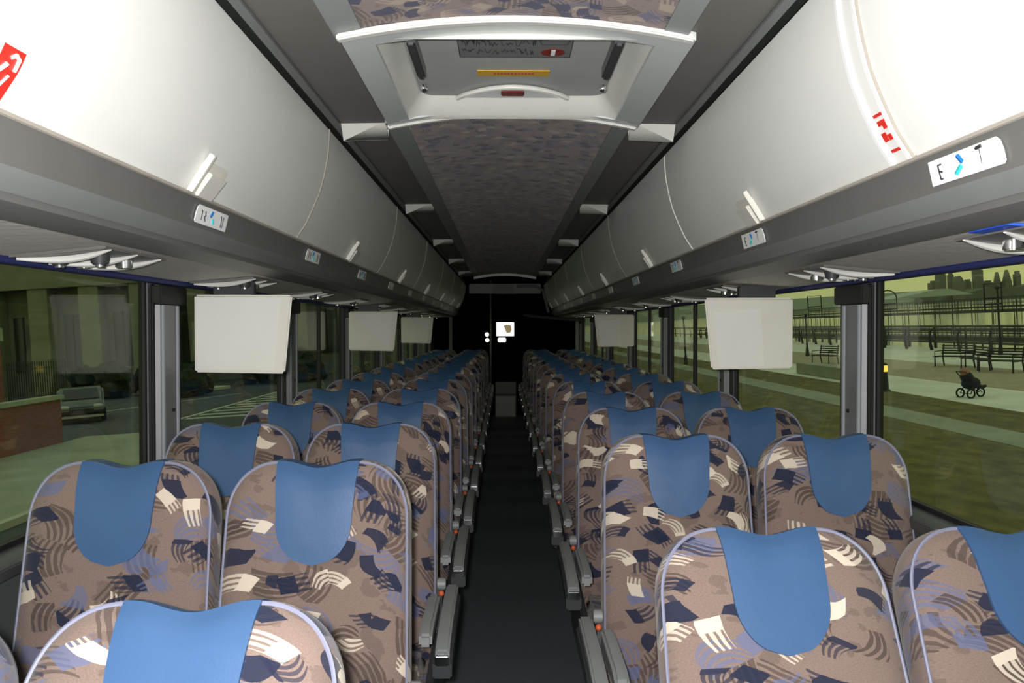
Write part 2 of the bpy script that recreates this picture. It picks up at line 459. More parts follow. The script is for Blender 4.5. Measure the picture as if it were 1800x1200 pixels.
# ceiling: centre arch frame, side strips
def arch(x): return 2.255-.045*(x/.43)**2
HY0,HY1=1.95,2.81           # front hatch
cl=MB()
def arch_piece(mb,xa,xb,y0,y1,dz=0,th=.015,n=12):
    A=[(xa+(xb-xa)*i/n) for i in range(n+1)]
    prof=[(x,arch(x)+dz) for x in A]+[(x,arch(x)+dz+th) for x in A[::-1]]
    mb.prism_y(prof,y0,y1)
C0=.0175
for (y0,y1) in ((Y0,HY0+.03),(HY1-.03,11.0)):
    arch_piece(cl,-.43,-.362,y0,y1,n=3); arch_piece(cl,.372,.43,y0,y1,n=3)
    arch_piece(cl,-.43,.43,y0,y1,dz=.02,n=10)
ceil=struct(cl.build('ceiling',M['frame']))
cf=MB()
for (y0,y1) in ((Y0,HY0),(HY1,11.0)): arch_piece(cf,-.361,.371,y0,y1,dz=.003,th=.012,n=16)
f_=cf.build('fabric_lining',M['ceil_fabric'],ceil); f_['label']='patterned fabric lining'
for s,nm in ((-1,'left'),(1,'right')):
    st=MB(); st.prism_y([(s*.432,2.225),(s*.59,2.222),(s*.59,2.24),(s*.432,2.245)],Y0,11.1)
    st.build('side_strip',M['strip'],ceil)
    rl=MB(); rl.prism_y([(s*.592,2.212),(s*.612,2.206),(s*.616,2.222),(s*.594,2.23)],Y0,11.1)
    rl.build('edge_rail',M['fascia_lt'],ceil)
    gp=MB(); gp.prism_y([(s*.617,2.224),(s*.655,2.227),(s*.655,2.236),(s*.617,2.236)],Y0,13.0)
    gp.build('shadow_gap',M['bin_gap'],ceil)
    k=0
    for yb in (1.0,2.83,4.66,6.49,8.32,10.1):
        b=MB(); b.prism([(s*.432,yb-.01,2.232),(s*.592,yb-.01,2.228),(s*.592,yb+.045,2.172),(s*.432,yb+.045,2.178),],(0,.012,.004)); b.prism([(s*.432,yb+.045,2.178),(s*.592,yb+.045,2.172),(s*.592,yb+.06,2.228),(s*.432,yb+.06,2.232)],(0,.01,0))
        b.build('lens_divider',M['bar'],ceil,bevel=.003)

# ------------------------------------------------------------------ roof hatches
def make_hatch(y0,y1,label,full=True):
    ro=empty('roof_hatch',(.012,y0,2.2),label,'roof hatch')
    Y=y1-y0
    def A(x): return arch(x)-2.2
    # frame: outer arch ring with opening
    fr=MB(); ox=.335; oy0,oy1=.085,Y-.055
    def sh(xa,xb,ya,yb,dz,th,n=10):
        X=[xa+(xb-xa)*i/n for i in range(n+1)]
        fr.prism_y([(x,A(x)+dz) for x in X]+[(x,A(x)+dz+th) for x in X[::-1]],ya,yb)
    sh(-.43,.44,0,oy0,-.006,.02); sh(-.43,.44,oy1,Y,-.006,.02)
    sh(-.43,-ox-.02,oy0,oy1,-.006,.02,3); sh(ox+.02,.44,oy0,oy1,-.006,.02,3)
    f=fr.build('frame',M['hatch'],ro)
    # raised lips across front and back
    for ya in (-.012,Y-.016):
        lp=MB(); X=[-.435+.87*i/20 for i in range(21)]
        lp.prism_y([(x,A(x)-.013) for x in X]+[(x,A(x)+.004) for x in X[::-1]],ya,ya+.028)
        lp.build('cross_lip',M['bar'],ro,bevel=.004)
    # opening well: sloping sides up to the lid
    wl=MB(); zt=.108
    def rr(hx,ya,yb,r,z,n=6):
        P=[]
        for cx,cy,a0 in ((hx-r,yb-r,0),(-hx+r,yb-r,90),(-hx+r,ya+r,180),(hx-r,ya+r,270)):
            for i in range(n+1):
                a=R(a0+90*i/n); P.append((cx+r*math.cos(a),cy+r*math.sin(a)))
        return [(x,y,z if z is not None else A(x)-.006) for x,y in P]
    a=rr(ox+.035,oy0-.02,oy1+.02,.06,None); b=rr(ox+.015,oy0,oy1-.01,.05,.035); c=rr(ox-.03,oy0+.01,oy1-.055,.05,zt-.02)
    n=len(a)
    for P,Q in ((a,b),(b,c)):
        P2=P+[P[0]]; Q2=Q+[Q[0]]; wl.strip(P2,Q2)
    wl.build('well',M['bar'],ro)
    # lid with cut-out for the handle
    ld=MB(); top=[(x,y,zt-.025) for x,y,_ in rr(ox-.028,oy0+.012,oy1-.057,.05,0)]
    ld.prism(top,(0,0,.02)); l_=ld.build('lid',M['hatch_lid'],ro,bevel=.004)
    lz=zt-.026
    if full:
        # side latches seen in the well
        for s in (-1,1):
            lt=MB().box(s*.27-.012,s*.27+.012,oy0+.03,oy0+.32,.03,.07); lt.build('side_latch',M['alu_dk'],ro,bevel=.006)
            lt=MB().ball((s*.272,oy0+.40,.03),.012,n=5); lt.build('latch_pin',M['chrome'],ro)
        # arched handle
        hd=MB(); yh=oy1-.075
        P=[]; N=14
        for i in range(N+1):
            t=i/N; x=-.185+.37*t; P.append((x,yh-.125*math.sin(PI*t)**.8 if 0<t<1 else yh))
        hd.tube([(x,y,lz-.012) for x,y in P],.008,8); hd.build('handle',M['bar'],ro)
        hr=MB(); P2=[(x*.84,yh+ (y-yh)*.72) for x,y in P]
        hr.prism([(x,y,lz-.010) for x,y in P2],(0,0,.008)); hr.build('handle_recess',M['white'],ro)
        hb=MB().box(-.038,.038,yh-.085,yh-.035,lz-.016,lz-.0105); hb.build('release_button',M['darkred'],ro,bevel=.003)
        # warning strip and instruction plate
        ys=MB().box(-.11,.11,yh-.255,yh-.205,lz-.003,lz-.0005); yst=ys.build('warning_strip',M['yellow'],ro)
        y2=MB()
        for i in range(12): y2.box(-.06+i*.0105,-.053+i*.0105,yh-.238,yh-.222,lz-.0036,lz-.0031)
        y2.build('print',M['orange'],yst)
        pz=lz-.0005; ya,yb=oy0+.105,oy0+.265
        pl=MB().box(-.155,.16,ya,yb,pz-.002,pz); plate=pl.build('instruction_plate',M['fascia_lt'],ro)
        ink=MB(); z=pz-.003
        def ln(p,w=.0022):
            for q in range(len(p)-1):
                ink.cyl((p[q][0],p[q][1],z),(p[q+1][0],p[q+1][1],z),w*.5,5)
        ln([(-.155,ya),(.16,ya)]);ln([(-.155,yb),(.16,yb)]);ln([(-.155,ya),(-.155,yb)]);ln([(.16,ya),(.16,yb)])
        rnd=random.Random(4)
        for row,yy in ((0,yb-.045),(1,ya+.045)):
            x=-.145
            while x<.05:
                w=rnd.uniform(.008,.02); pts=[]
                for q in range(5): pts.append((x+w*q/4,yy+rnd.uniform(-.026,.026)))
                ln(pts,.0035 if rnd.random()<.3 else .002); x+=w+rnd.uniform(.002,.006)
        ln([(.076,ya+.06),(.145,ya+.06),(.15,ya+.035),(.145,ya+.012),(.076,ya+.012),(.07,ya+.035),(.076,ya+.06)])
        ink.build('print',M['ink'],plate)
        rd=MB(); el=[(.11+.034*math.cos(2*PI*i/16),yb-.04+.03*math.sin(2*PI*i/16),z-.001) for i in range(16)]
        rd.prism(el,(0,0,.001)); rd.build('red_emblem',M['darkred'],plate)
        wb=MB().box(.104,.116,yb-.062,yb-.018,z-.002,z-.0012); wb.build('emblem_bar',M['white'],plate)
    return ro
make_hatch(HY0,HY1,'grey emergency roof hatch with instruction plate, yellow strip and arched handle')
lp=MB(); X=[-.43+.86*i/20 for i in range(21)]
lp.prism_y([(x,arch(x)-.03) for x in X]+[(x,arch(x)+.006) for x in X[::-1]],11.0,11.05)
lp.build('end_lip',M['bar'],ceil,bevel=.004)
hb=MB(); hb.box(-.50,.50,11.1,11.16,1.985,2.12); h=hb.build('header_panel',M['fascia'],bevel=.01); tag(h,'grey header panel hanging from the ceiling near the dark rear','panel')
MB().box(-.17,.12,11.09,11.099,2.0,2.105).build('label_plate',M['step_dk'],h)

# ------------------------------------------------------------------ overhead bins
BP=[(.7555,1.822),(.722,1.872),(.694,1.932),(.672,1.985),(.657,2.04),(.645,2.10),(.639,2.155),(.637,2.207)]
def bp_at(t):
    """point on the door curve, t=0 bottom .. 1 top"""
    L=[0]
    for a,b in zip(BP,BP[1:]): L.append(L[-1]+math.dist(a,b))
    q=t*L[-1]
    for i in range(len(BP)-1):
        if q<=L[i+1]+1e-9:
            u=(q-L[i])/(L[i+1]-L[i]); a,b=BP[i],BP[i+1]
            n=Vector((-(b[1]-a[1]),(b[0]-a[0]))).normalized()   # towards the aisle
            return (a[0]+(b[0]-a[0])*u, a[1]+(b[1]-a[1])*u, n.x, n.y)
def P3(s,t,y,out=0):
    x,z,nx,nz=bp_at(t); return (s*(x+nx*out),y,z+nz*out)
def make_bin(s,y0,y1,lab,beige,extra=None):
    ro=empty('luggage_bin',(0,0,0),lab,'overhead bin','overhead luggage bins')
    g=.005
    N=24
    d=MB(); a=y0+g; b=y1-g
    prof=[bp_at(i/N) for i in range(N+1)]
    outer=[(s*x,z) for x,z,_,_ in prof]; inner=[(s*(x-nx*.018),z-nz*.018) for x,z,nx,nz in prof][::-1]
    d.prism_y(outer+inner,a,b); dr=d.build('door',M['bin'],ro,bevel=.003)
    # box behind the door
    bd=MB(); bd.prism_y([(s*.82,1.835),(s*1.22,1.76),(s*1.22,2.38),(s*.70,2.30),(s*.664,2.21),(s*.70,2.0),(s*.79,1.84)],y0+.001,y1-.001)
    bd.build('bin_body',M['bin_gap'],ro)
    # latch near the bottom of the door
    yl=(y0+y1)/2+ .02
    base=MB()
    base.prism([P3(s,t,y,.0015) for t,y in ((.0,yl-.05),(.19,yl-.05),(.21,yl-.03),(.21,yl+.085),(.19,yl+.10),(.0,yl+.10))],Vector(P3(s,.1,0,.005))-Vector(P3(s,.1,0,0)))
    lb=base.build('latch',M['latch'],dr,bevel=.0015)
    pd=MB(); off=Vector(P3(s,.1,0,.014))-Vector(P3(s,.1,0,0))
    pd.prism([P3(s,t,y,.0065) for t,y in ((.0,yl-.02),(.15,yl-.015),(.15,yl+.085),(.0,yl+.07))],off*.9)
    pd.build('latch_paddle',M['latch'],lb,bevel=.002)
    br=MB(); br.prism([P3(s,t,y,.0065) for t,y in ((.01,yl-.062),(.25,yl-.050),(.25,yl-.036),(.01,yl-.045))],off)
    br.build('latch_bar',M['latch'],lb,bevel=.002)
    # edging along the far seam
    ed=MB(); yy=y1-.004
    if beige=='double':
        for q,wd in ((-.055,.010),(.012,.010)):
            e=MB(); pr=[P3(s,i/N,0,.0005) for i in range(N+1)]; po=[P3(s,i/N,0,.006) for i in range(N+1)][::-1]
            e.prism_y([(p[0],p[2]) for p in pr+po],y0+q+.055,y0+q+.055+wd); e.build('seam_trim',M['white'],dr)
        rd=MB()
        off=(Vector(P3(s,.1,0,.0015))-Vector(P3(s,.1,0,0)))
        for t0,t1,ya,yb in ((.245,.26,.016,.05),(.18,.225,.018,.032),(.20,.225,.032,.046),(.12,.15,.018,.03),(.12,.165,.034,.05),(.06,.075,.018,.05)):
            rd.prism([P3(s,t,y0+y,.001) for t,y in ((t0,ya),(t1,ya),(t1,yb),(t0,yb))],off)
        r=rd.build('warning_label',M['red'],dr,smooth=False)
    else:
        e=MB(); pr=[P3(s,i/N,0,-.004) for i in range(N+1)]; po=[P3(s,i/N,0,.0025) for i in range(N+1)][::-1]
        e.prism_y([(p[0],p[2]) for p in pr+po],y1-.004,y1+.004); e.build('seam_edging',M['beige_edge'],dr)
    if extra: extra(ro,dr)
    return ro
def red_sticker(ro,dr):
    s=-1
    off=(Vector(P3(s,.3,0,.0015))-Vector(P3(s,.3,0,0)))
    r=MB(); t0,t1=.0,.215
    N=8; yb=1.168
    r.strip([P3(s,t0+(t1-t0)*i/N,1.085 if i<5 else 1.118,.002) for i in range(N+1)],[P3(s,t0+(t1-t0)*i/N,yb,.002) for i in range(N+1)])
    st=r.build('red_sticker',M['red'],dr)
    w=MB()
    def stroke(pts,hw):
        for (t_a,y_a),(t_b,y_b) in zip(pts,pts[1:]):
            w.cyl(P3(s,t_a,y_a,.0025),P3(s,t_b,y_b,.0025),hw,6)
    stroke([(.14,1.158),(.185,1.158),(.195,1.149),(.18,1.141)],.0030)
    stroke([(.11,1.126),(.155,1.138)],.0035)
    stroke([(.07,1.146),(.12,1.153)],.0022)
    w.build('sticker_lettering',M['white'],st)
lb=[-.85,.93]+[2.85+1.8*k for k in range(7)]       # seams left: ... 1.05, 2.85, 4.65
for k in range(8):
    y0,y1=lb[k],min(lb[k+1],12.99)
    if y1<.5 : continue
    n=ORD[k] if k<15 else ''
    names=['pale overhead luggage bin on the left carrying the red sticker, nearest the camera']
    lab='white overhead luggage bin on the left carrying the red sticker' if k==1 else f'closed pale curved overhead luggage bin on the left side, {ORD[k]} back from the camera'
    make_bin(-1,y0,y1,lab,'single',red_sticker if k==1 else None)
rb=[-.25,1.50]+[1.50+1.75*k for k in range(1,7)]+[12.99]
for k in range(8):
    y0,y1=rb[k],rb[k+1]
    if y1-y0<.2: continue
    lab=('overexposed white overhead luggage bin on the right, nearest the camera' if k==0 else
         'pale right-hand overhead luggage bin with double white seam strips and red label' if k==1 else
         f'closed pale curved overhead luggage bin on the right side, {ORD[k]} back from the camera')
    make_bin(1,y0,y1,lab,'double' if k==1 else 'single')

# fascia under the bins, with seat number labels
FP=[(.757,1.822),(.748,1.812),(.755,1.803),(.768,1.745),(.780,1.737),(.800,1.715),(.806,1.702),(.835,1.690),(.868,1.684)]
for s,nm,cat in ((-1,'left','trim'),(1,'right','trim')):
    fa=MB(); fa.prism_y([(s*x,z) for x,z in FP]+[(s*.868,1.70),(s*.79,1.80)][::1],Y0,13.0)
    fo=fa.build('fascia_rail',M['fascia'],smooth=True)
    tag(fo,f'long dark grey fascia rail under the {nm} overhead bins','rail')
    lp=MB(); lp.prism_y([(s*.7575,1.8235),(s*.745,1.8185),(s*.744,1.812),(s*.7485,1.8105)],Y0,13.0); lp.build('bin_edge_lip',M['beige_edge'],fo)
    lt=MB(); lt.prism_y([(s*.767,1.7465),(s*.779,1.7385),(s*.8,1.7155),(s*.7955,1.713),(s*.773,1.735)],Y0,13.0); lt.build('lower_groove',M['fascia_lt'],fo)
    if s<0: ys=[.96]+[2.03+1.07*k for k in range(10)]
    else: ys=[1.335]+[2.47+1.1*k for k in range(9)]
    for i,yc in enumerate(ys):
        L=.105; x1,z1,x2,z2=.7540,1.8005,.7640,1.757
        def Q(u,v,o=0):   # u along y -1..1 , v 0 top..1 bottom
            nx,nz=-.974,-.225
            return (s*(x1+(x2-x1)*v+nx*(.0015+o)), yc+u*L, z1+(z2-z1)*v+nz*(.0015+o))
        m_=MB(); e=-1  # rounded end nearest the camera
        pts=[(1,0),(1,1),(-.95,1),(-1,.9),(-1,.5),(-.96,.15),(-.88,0)]
        m_.prism([Q(u,v) for u,v in pts],Vector(Q(0,0,.002))-Vector(Q(0,0,0)))
        lo=m_.build('seat_number_label',M['white'],fo,smooth=False)
        if i<4:
            if s<0: lo['label']='white seat number label with small blue figure'
            ik=MB(); r=.0016
            def ln(pts,rr_=r,mb=None):
                for a,b in zip(pts,pts[1:]): (mb or ik).cyl(Q(*a,.0022),Q(*b,.0022),rr_,5)
            if s>0:
                ln([(.70,.82),(.72,.25),(.62,.25)]); ln([(.70,.5),(.62,.55)]); ln([(.70,.82),(.64,.82)])
                ln([(-.38,.15),(-.52,.12)],.0032); ln([(-.45,.2),(-.45,.75)],.0009)
            else:
                ln([(-.72,.25),(-.66,.3),(-.66,.78)]); ln([(-.48,.25),(-.42,.5),(-.5,.55),(-.42,.8)])
                ln([(.52,.2),(.60,.4),(.60,.85)]); ln([(.72,.2),(.70,.85)])
            ik.build('numerals',M['ink'],lo)
            c=MB(); u0=.12 if s>0 else -.05
            ln([(u0,.15),(u0-.10,.45)],.0042,c); c.build('blue_symbol',M['inkblue'],lo)
            c=MB(); ln([(u0-.06*s,.55),(u0+.12,.8)],.0042,c); c.build('cyan_symbol',M['inkcyan'],lo)

# service panel between fascia and windows, blue trim
for s,nm in ((-1,'left'),(1,'right')):
    sp=MB(); sp.prism_y([(s*.866,1.688),(s*1.168,1.668),(s*1.168,1.680),(s*.866,1.70)],Y0,13.0)
    o=tag(sp.build('service_panel',M['panel']),f'pale underside panel running between the {nm} fascia and windows','panel')
    bl=MB(); bl.tube([(s*1.183,Y0,1.663),(s*1.183,13.0,1.663)],.011,10)
    bl.prism_y([(s*1.19,1.66),(s*1.235,1.655),(s*1.235,1.69),(s*1.17,1.69)],Y0,13.0)
    tag(bl.build('window_top_trim',M['trimblue']),f'dark blue padded trim along the top of the {nm} windows','trim')

def make_psu(s,blue=False):
    ro=empty('reading_light_panel')
    z=0
    sx=lambda a:s*a
    def bx(mb,a,b,y0,y1,z0,z1): mb.box(min(sx(a),sx(b)),max(sx(a),sx(b)),y0,y1,z0,z1)
    def zz(a): return -.0045*((a-.866)/.07)   # follows the sloping panel
    p=MB(); p.prism([(sx(.90),-.2,-.004),(sx(1.15),-.15,-.02),(sx(1.15),.17,-.02),(sx(.90),.12,-.004)],(0,0,-.006)); p.build('housing',M['psuh'],ro,bevel=.004)
    for (ya,yb,h) in ((-.17,-.13,.022),(-.04,.0,.018),(.09,.13,.015)):
        r=MB(); N=10; A=[];B=[]
        pts=[(sx(.905+.235*i/N), ya+(yb-ya)*i/N+.03*math.sin(PI*i/N), -.010-.018*i/N-h*.35*math.sin(PI*i/N)) for i in range(N+1)]
        r.tube(pts,[.003+.006*math.sin(PI*i/N) for i in range(N+1)],8); r.build('ridge',M['psu'],ro)
    for yv,xv in ((-.09,.97),(-.08,1.07)):
        v=MB(); v.cyl((sx(xv),yv,-.012),(sx(xv),yv,-.038),.024,14,.018); vv=v.build('air_nozzle',M['arm_dk'],ro,bevel=.003)
        v=MB(); v.cyl((sx(xv),yv,-.038),(sx(xv),yv,-.044),.010,10); v.build('nozzle_cap',M['chrome'],vv)
    for yv,xv in ((.05,.98),(.05,1.08)):
        v=MB(); v.cyl((sx(xv),yv,-.012),(sx(xv),yv,-.036),.02,14); v.build('reading_lamp',M['chrome'],ro,bevel=.003)
    if blue:
        v=MB(); v.prism([(sx(.872),-.10,.004),(sx(.935),-.10,-.002),(sx(.945),.03,-.002),(sx(.872),.03,.004)],(0,0,-.008)); v.build('blue_lens',M['brightblue'],ro,bevel=.006)
    return ro
for s,nm,y0 in ((-1,'left',.93),(1,'right',1.43)):
    pitch=1.05
    pr=make_psu(s)
    for k in range(11 if s<0 else 10):
        yk=y0+pitch*k
        if s>0 and k==0:
            o=make_psu(s,True)
            lab='reading light and air nozzle panel with a bright blue lens, upper right'
        else:
            o=pr if k==(0 if s<0 else 1) else copy_tree(pr)
            lab=f'glossy reading light panel under the {nm} overhead bins, {ORD[k]} from the camera'
        if s>0 and k==0: yk+=.07
        o.location=(0,yk,1.688); tag(o,lab,'reading light','reading light panels')

# monitors hanging under the bins
def make_monitor(s,lab,y):
    ro=empty('monitor',(0,y,1.64),lab,'monitor','fold-down video monitors')
    a,b=.800,1.165
    za,zb=-.015,-.305
    bx=lambda v:s*v
    m_=MB()
    f=[(bx(a),0,za),(bx(b),-.004,za),(bx(b),-.004,zb),(bx(a+.028),0,zb-.006)]
    k=[(bx(a+.02),.075,za-.004),(bx(b-.02),.075,za-.004),(bx(b-.02),.06,zb+.02),(bx(a+.05),.06,zb+.02)]
    m_.add(f+k,[(0,1,2,3),(4,7,6,5),(0,4,5,1),(1,5,6,2),(2,6,7,3),(3,7,4,0)])
    m_.build('case',M['monitor'],ro,bevel=.008,seg=3)
    c=MB(); 
    if s>0: q=[(bx(.835),-.0005,-.075),(bx(1.03),-.002,-.06),(bx(1.045),-.002,zb+.012),(bx(.862),-.0005,zb+.006)]
    else: q=[(bx(.84),-.0005,-.03),(bx(1.15),-.003,-.03),(bx(1.15),-.003,zb+.015),(bx(.866),-.0005,zb+.01)]
    c.prism([(x,yy-.004,z) for x,yy,z in q],(0,.0035,0)); c.build('rear_cover',M['monitor2'],ro,bevel=.0012)
    h=MB(); h.box(min(bx(.95),bx(1.1)),max(bx(.95),bx(1.1)),.02,.06,-.018,.035); h.build('hinge_bracket',M['arm_dk'],ro,bevel=.004)
    return ro
for s,y,lab in ((-1,2.96,'large blank beige fold-down monitor at the left windows, nearest the camera'),(-1,5.9,'smaller-looking blank beige monitor second along the left windows'),(-1,8.9,'distant dim beige monitor third along the left windows'),
              (1,3.24,'blank beige fold-down monitor at the right windows, nearest the camera'),(1,7.2,'far blank beige monitor second along the right windows')):
    make_monitor(s,lab,y)

# ------------------------------------------------------------------ windows and pillars
PYS={-1:[1.2+1.65*k for k in range(8)],1:[1.14+1.65*k for k in range(8)]}
def make_pillar(s,y):
    ro=empty('window_pillar',(0,y,0))
    bx=lambda mb,a,b,y0,y1,z0,z1: mb.box(min(s*a,s*b),max(s*a,s*b),y0,y1,z0,z1)
    m_=MB(); bx(m_,1.218,1.235,-.115,.125,.957,1.652); m_.build('seal',M['black'],ro,bevel=.006)
    m_=MB(); m_.prism([(s*1.218,-.095,.957),(s*1.203,-.088,.957),(s*1.195,-.03,.957),(s*1.200,.02,.957),(s*1.195,.05,.957),(s*1.212,.10,.957),(s*1.218,.10,.957)],(0,0,.625)); m_.build('cover',M['alu'],ro)
    for yy in (-.080,.040):
        m_=MB(); m_.tube([(s*1.198,yy,.957),(s*1.198,yy,1.58)],.008,8); m_.build('bead',M['alu2'],ro)
    m_=MB(); m_.cyl((s*1.199,-.0,1.21),(s*1.192,-.0,1.21),.007,10); m_.build('screw',M['black'],ro)
    m_=MB(); bx(m_,1.190,1.2175,-.112,.115,1.585,1.650); m_.build('cap',M['black'],ro,bevel=.004)
    return ro
for s,nm in ((-1,'left'),(1,'right')):
    pr=None
    for k,y in enumerate(PYS[s]):
        o=pr if False else (copy_tree(pr) if pr else make_pillar(s,y)); pr=pr or o
        o.location=(0,y,0); tag(o,f'grey metal window pillar on the {nm} wall, {ORD[k]} from the camera','pillar','window pillars')
wi=1
for s,nm in ((-1,'left'),(1,'right')):
    ed=[Y0]+PYS[s]+[13.0]
    for k in range(len(ed)-1):
        a,b=ed[k],ed[k+1]
        a+= .0 if k==0 else .098; b-= .0 if k==len(ed)-2 else .11
        if b-a<.1: continue
        fr=MB(); x0,x1=sorted((s*1.240,s*1.262)); t=.014
        fr.box(x0,x1,a,b,.957,.957+t); fr.box(x0,x1,a,b,1.674-t,1.674); fr.box(x0,x1,a,a+t,.957+t,1.674-t); fr.box(x0,x1,b-t,b,.957+t,1.674-t)
        if k in (3,4,6): fr.box(x0,x1,(a+b)/2-.015,(a+b)/2+.015,.957+t,1.674-t)
        o=fr.build(f'window_{wi}',M['black'],smooth=False); o['kind']='structure'; wi+=1
        g=MB(); g.box(s*1.252-.002,s*1.252+.002,a+t,b-t,.957+t,1.674-t); g.build('pane',M['glass'],o,smooth=False)
# outer posts closing the wall behind each pillar, plus the solid rear quarter
for s,nm in ((-1,'left'),(1,'right')):
    m_=MB()
    for y in PYS[s]: m_.box(min(s*1.236,s*1.262),max(s*1.236,s*1.262),y-.109,y+.097,.956,1.674)
    m_.box(min(s*1.236,s*1.29),max(s*1.236,s*1.29),13.0,Y1,.956,1.674)
    tag(struct(m_.build('trim_3' if s<0 else 'trim_4',M['shell'],smooth=False)))

# ------------------------------------------------------------------ rear end
m_=MB().box(-.16,.19,13.45,13.899,0,.37); st=m_.build('rear_step',M['step_dk'],smooth=False); tag(st,'grey steps at the far rear end of the aisle','step')
MB().box(-.145,.175,13.44,13.449,.02,.35).build('riser_plate',M['step'],st)
MB().box(-.16,.19,13.70,13.899,.371,.58).build('upper_step',M['step_dk'],st)
m_=MB().tube([(-.215,12.1,0),(-.215,12.1,2.23)],.014,8); tag(m_.build('stanchion_pole',M['alu_dk']),'thin vertical pole at the rear left of the aisle','pole')
m_=MB().tube([(.16,11.0,2.085),(.42,11.0,2.085),(.52,11.0,2.03),(.58,11.0,1.80),(.60,11.0,1.72)],.018,8); tag(m_.build('grab_rail',M['alu']),'bent metal grab rail hanging at the rear right','rail')
m_=MB().tube([(.28,11.9,1.70),(.55,11.9,1.665),(1.20,11.9,1.62)],.022,8); tag(m_.build('curtain_rail',M['alu_dk']),'horizontal rail crossing the dark rear right corner','rail')
# emissive panel standing in for a light reflection at the rear
m_=MB().box(-.155,.150,12.95,13.0,1.36,1.64)
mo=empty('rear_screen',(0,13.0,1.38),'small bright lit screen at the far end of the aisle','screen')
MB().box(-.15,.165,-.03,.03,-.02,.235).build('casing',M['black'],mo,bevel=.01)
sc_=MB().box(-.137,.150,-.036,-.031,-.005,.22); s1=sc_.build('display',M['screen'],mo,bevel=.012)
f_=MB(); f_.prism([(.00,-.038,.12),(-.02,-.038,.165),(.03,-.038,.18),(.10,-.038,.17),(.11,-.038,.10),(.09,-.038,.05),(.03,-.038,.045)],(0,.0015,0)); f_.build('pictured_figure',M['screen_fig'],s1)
MB().box(-.03,.03,-.01,.03,-.40,-.021).build('post',M['rear'],mo)  # support added below the reflection glow
m_=MB().box(-.115,.02,12.93,12.96,1.275,1.35); i_=tag(m_.build('indicator_light',M['screen'],bevel=.012),'small white lit indicator just below the bright rear screen','light')  # emissive spot painted as part of the same reflection
ih=MB(); ih.ball((-.29,12.93,1.40),.035,n=6); ih.ball((-.285,12.93,1.31),.035,n=6); tag(ih.build('indicator_light',M['screen']),'pair of small lit dots left of the rear screen','light')  # two more emissive spots beside the painted reflection
for s in (-1,1):
    m_=MB().box(min(s*.93,s*.90)-.0,max(s*.93,s*.90)+.02,13.35,13.40,0,1.72) if s<0 else MB().box(1.12,1.17,12.6,12.66,0,1.66)
    tag(m_.build('corner_post',M['step_dk']),'pale thin post in the rear '+('left' if s<0 else 'right')+' corner','post')

# ------------------------------------------------------------------ OUTSIDE (ground leans against the bus: it stands on a sloping street)
TH=-math.atan(.0632)
EX=Matrix.Translation((CX,0,CZ))@Matrix.Rotation(TH,4,'Y')@Matrix.Translation((0,0,-2.745))
EXI=EX.inverted()
def at(px,py,h=0):
    """point on the outside ground (height h) seen at photo pixel"""
    d=Vector(((px-885.5)/F,1,-(py-577)/F)); o=EXI@Vector((CX,0,CZ)); dd=(EXI.to_3x3()@d)
    t=(h-o.z)/dd.z; return o+dd*t
def atd(px,py,y):
    d=Vector(((px-885.5)/F,1,-(py-577)/F)); o=EXI@Vector((CX,0,CZ)); dd=(EXI.to_3x3()@d)
    return o+dd*(y/dd.y)
def ext(o,loc=None,rz=0):
    m=EX@Matrix.Translation(loc or (0,0,0))@Matrix.Rotation(rz,4,'Z'); o.matrix_world=m; return o
def eempty(name,loc,label,cat,group=None,rz=0):
    o=empty(name,(0,0,0),label,cat,group); return ext(o,loc,rz)

M['grass']=noise_mat('grass',(.085,.078,.02),(.165,.14,.04),3.0,stretch=(1,.5,1))
M['path']=noise_mat('promenade',(.56,.57,.46),(.68,.68,.55),.6)
M['paving']=noise_mat('brown_paving',(.32,.28,.18),(.38,.33,.22),1.5)
M['asphalt']=noise_mat('asphalt',(.045,.05,.05),(.07,.075,.07),2.0)
M['sidewalk']=noise_mat('sidewalk',(.24,.26,.18),(.30,.32,.22),.8)
M['kerb']=noise_mat('kerb',(.36,.38,.28),(.42,.44,.33),3)
M['water']=mat('water',(.30,.34,.28),rough=.12,spec=.6,bump=.4,bscale=2)
M['iron']=mat('dark_iron',(.010,.012,.012),rough=.6)
M['iron2']=mat('weathered_rail',(.05,.06,.05),rough=.7)
M['deck']=mat('pier_deck',(.05,.05,.04),rough=.8)
M['tower']=mat('hazy_tower',(.17,.17,.13),rough=.8)
M['shore']=noise_mat('far_shore',(.14,.15,.12),(.19,.20,.15),.02)
M['roofw']=mat('pale_roof',(.40,.45,.36),rough=.8)
M['stone']=noise_mat('beige_stone',(.17,.185,.115),(.21,.22,.14),.8)
M['stone2']=noise_mat('pale_lintel',(.14,.15,.10),(.17,.18,.12),.8)
M['opening']=mat('dark_window',(.03,.035,.04),rough=.15)
M['opening2']=mat('shaded_window',(.05,.06,.05),rough=.3)  # slightly lighter, duller pane tone
M['brick']=brick_mat()
M['cap']=noise_mat('cap_stone',(.26,.30,.20),(.30,.34,.23),3)
M['leaf']=noise_mat('dark_leaves',(.010,.016,.008),(.035,.045,.02),6)
M['paint']=noise_mat('road_paint',(.34,.38,.28),(.44,.48,.36),4)
M['car']=mat('silver_car',(.07,.085,.075),rough=.3,metal=.5)
M['carglass']=mat('car_glass',(.01,.012,.012),rough=.08)
M['carlamp']=mat('head_lamp',(.35,.38,.32),rough=.1)
M['tyre']=mat('tyre',(.01,.01,.01),rough=.9)
M['skin']=mat('skin',(.35,.16,.10),rough=.7)
M['cloth']=mat('dark_cloth',(.012,.014,.018),rough=.9)

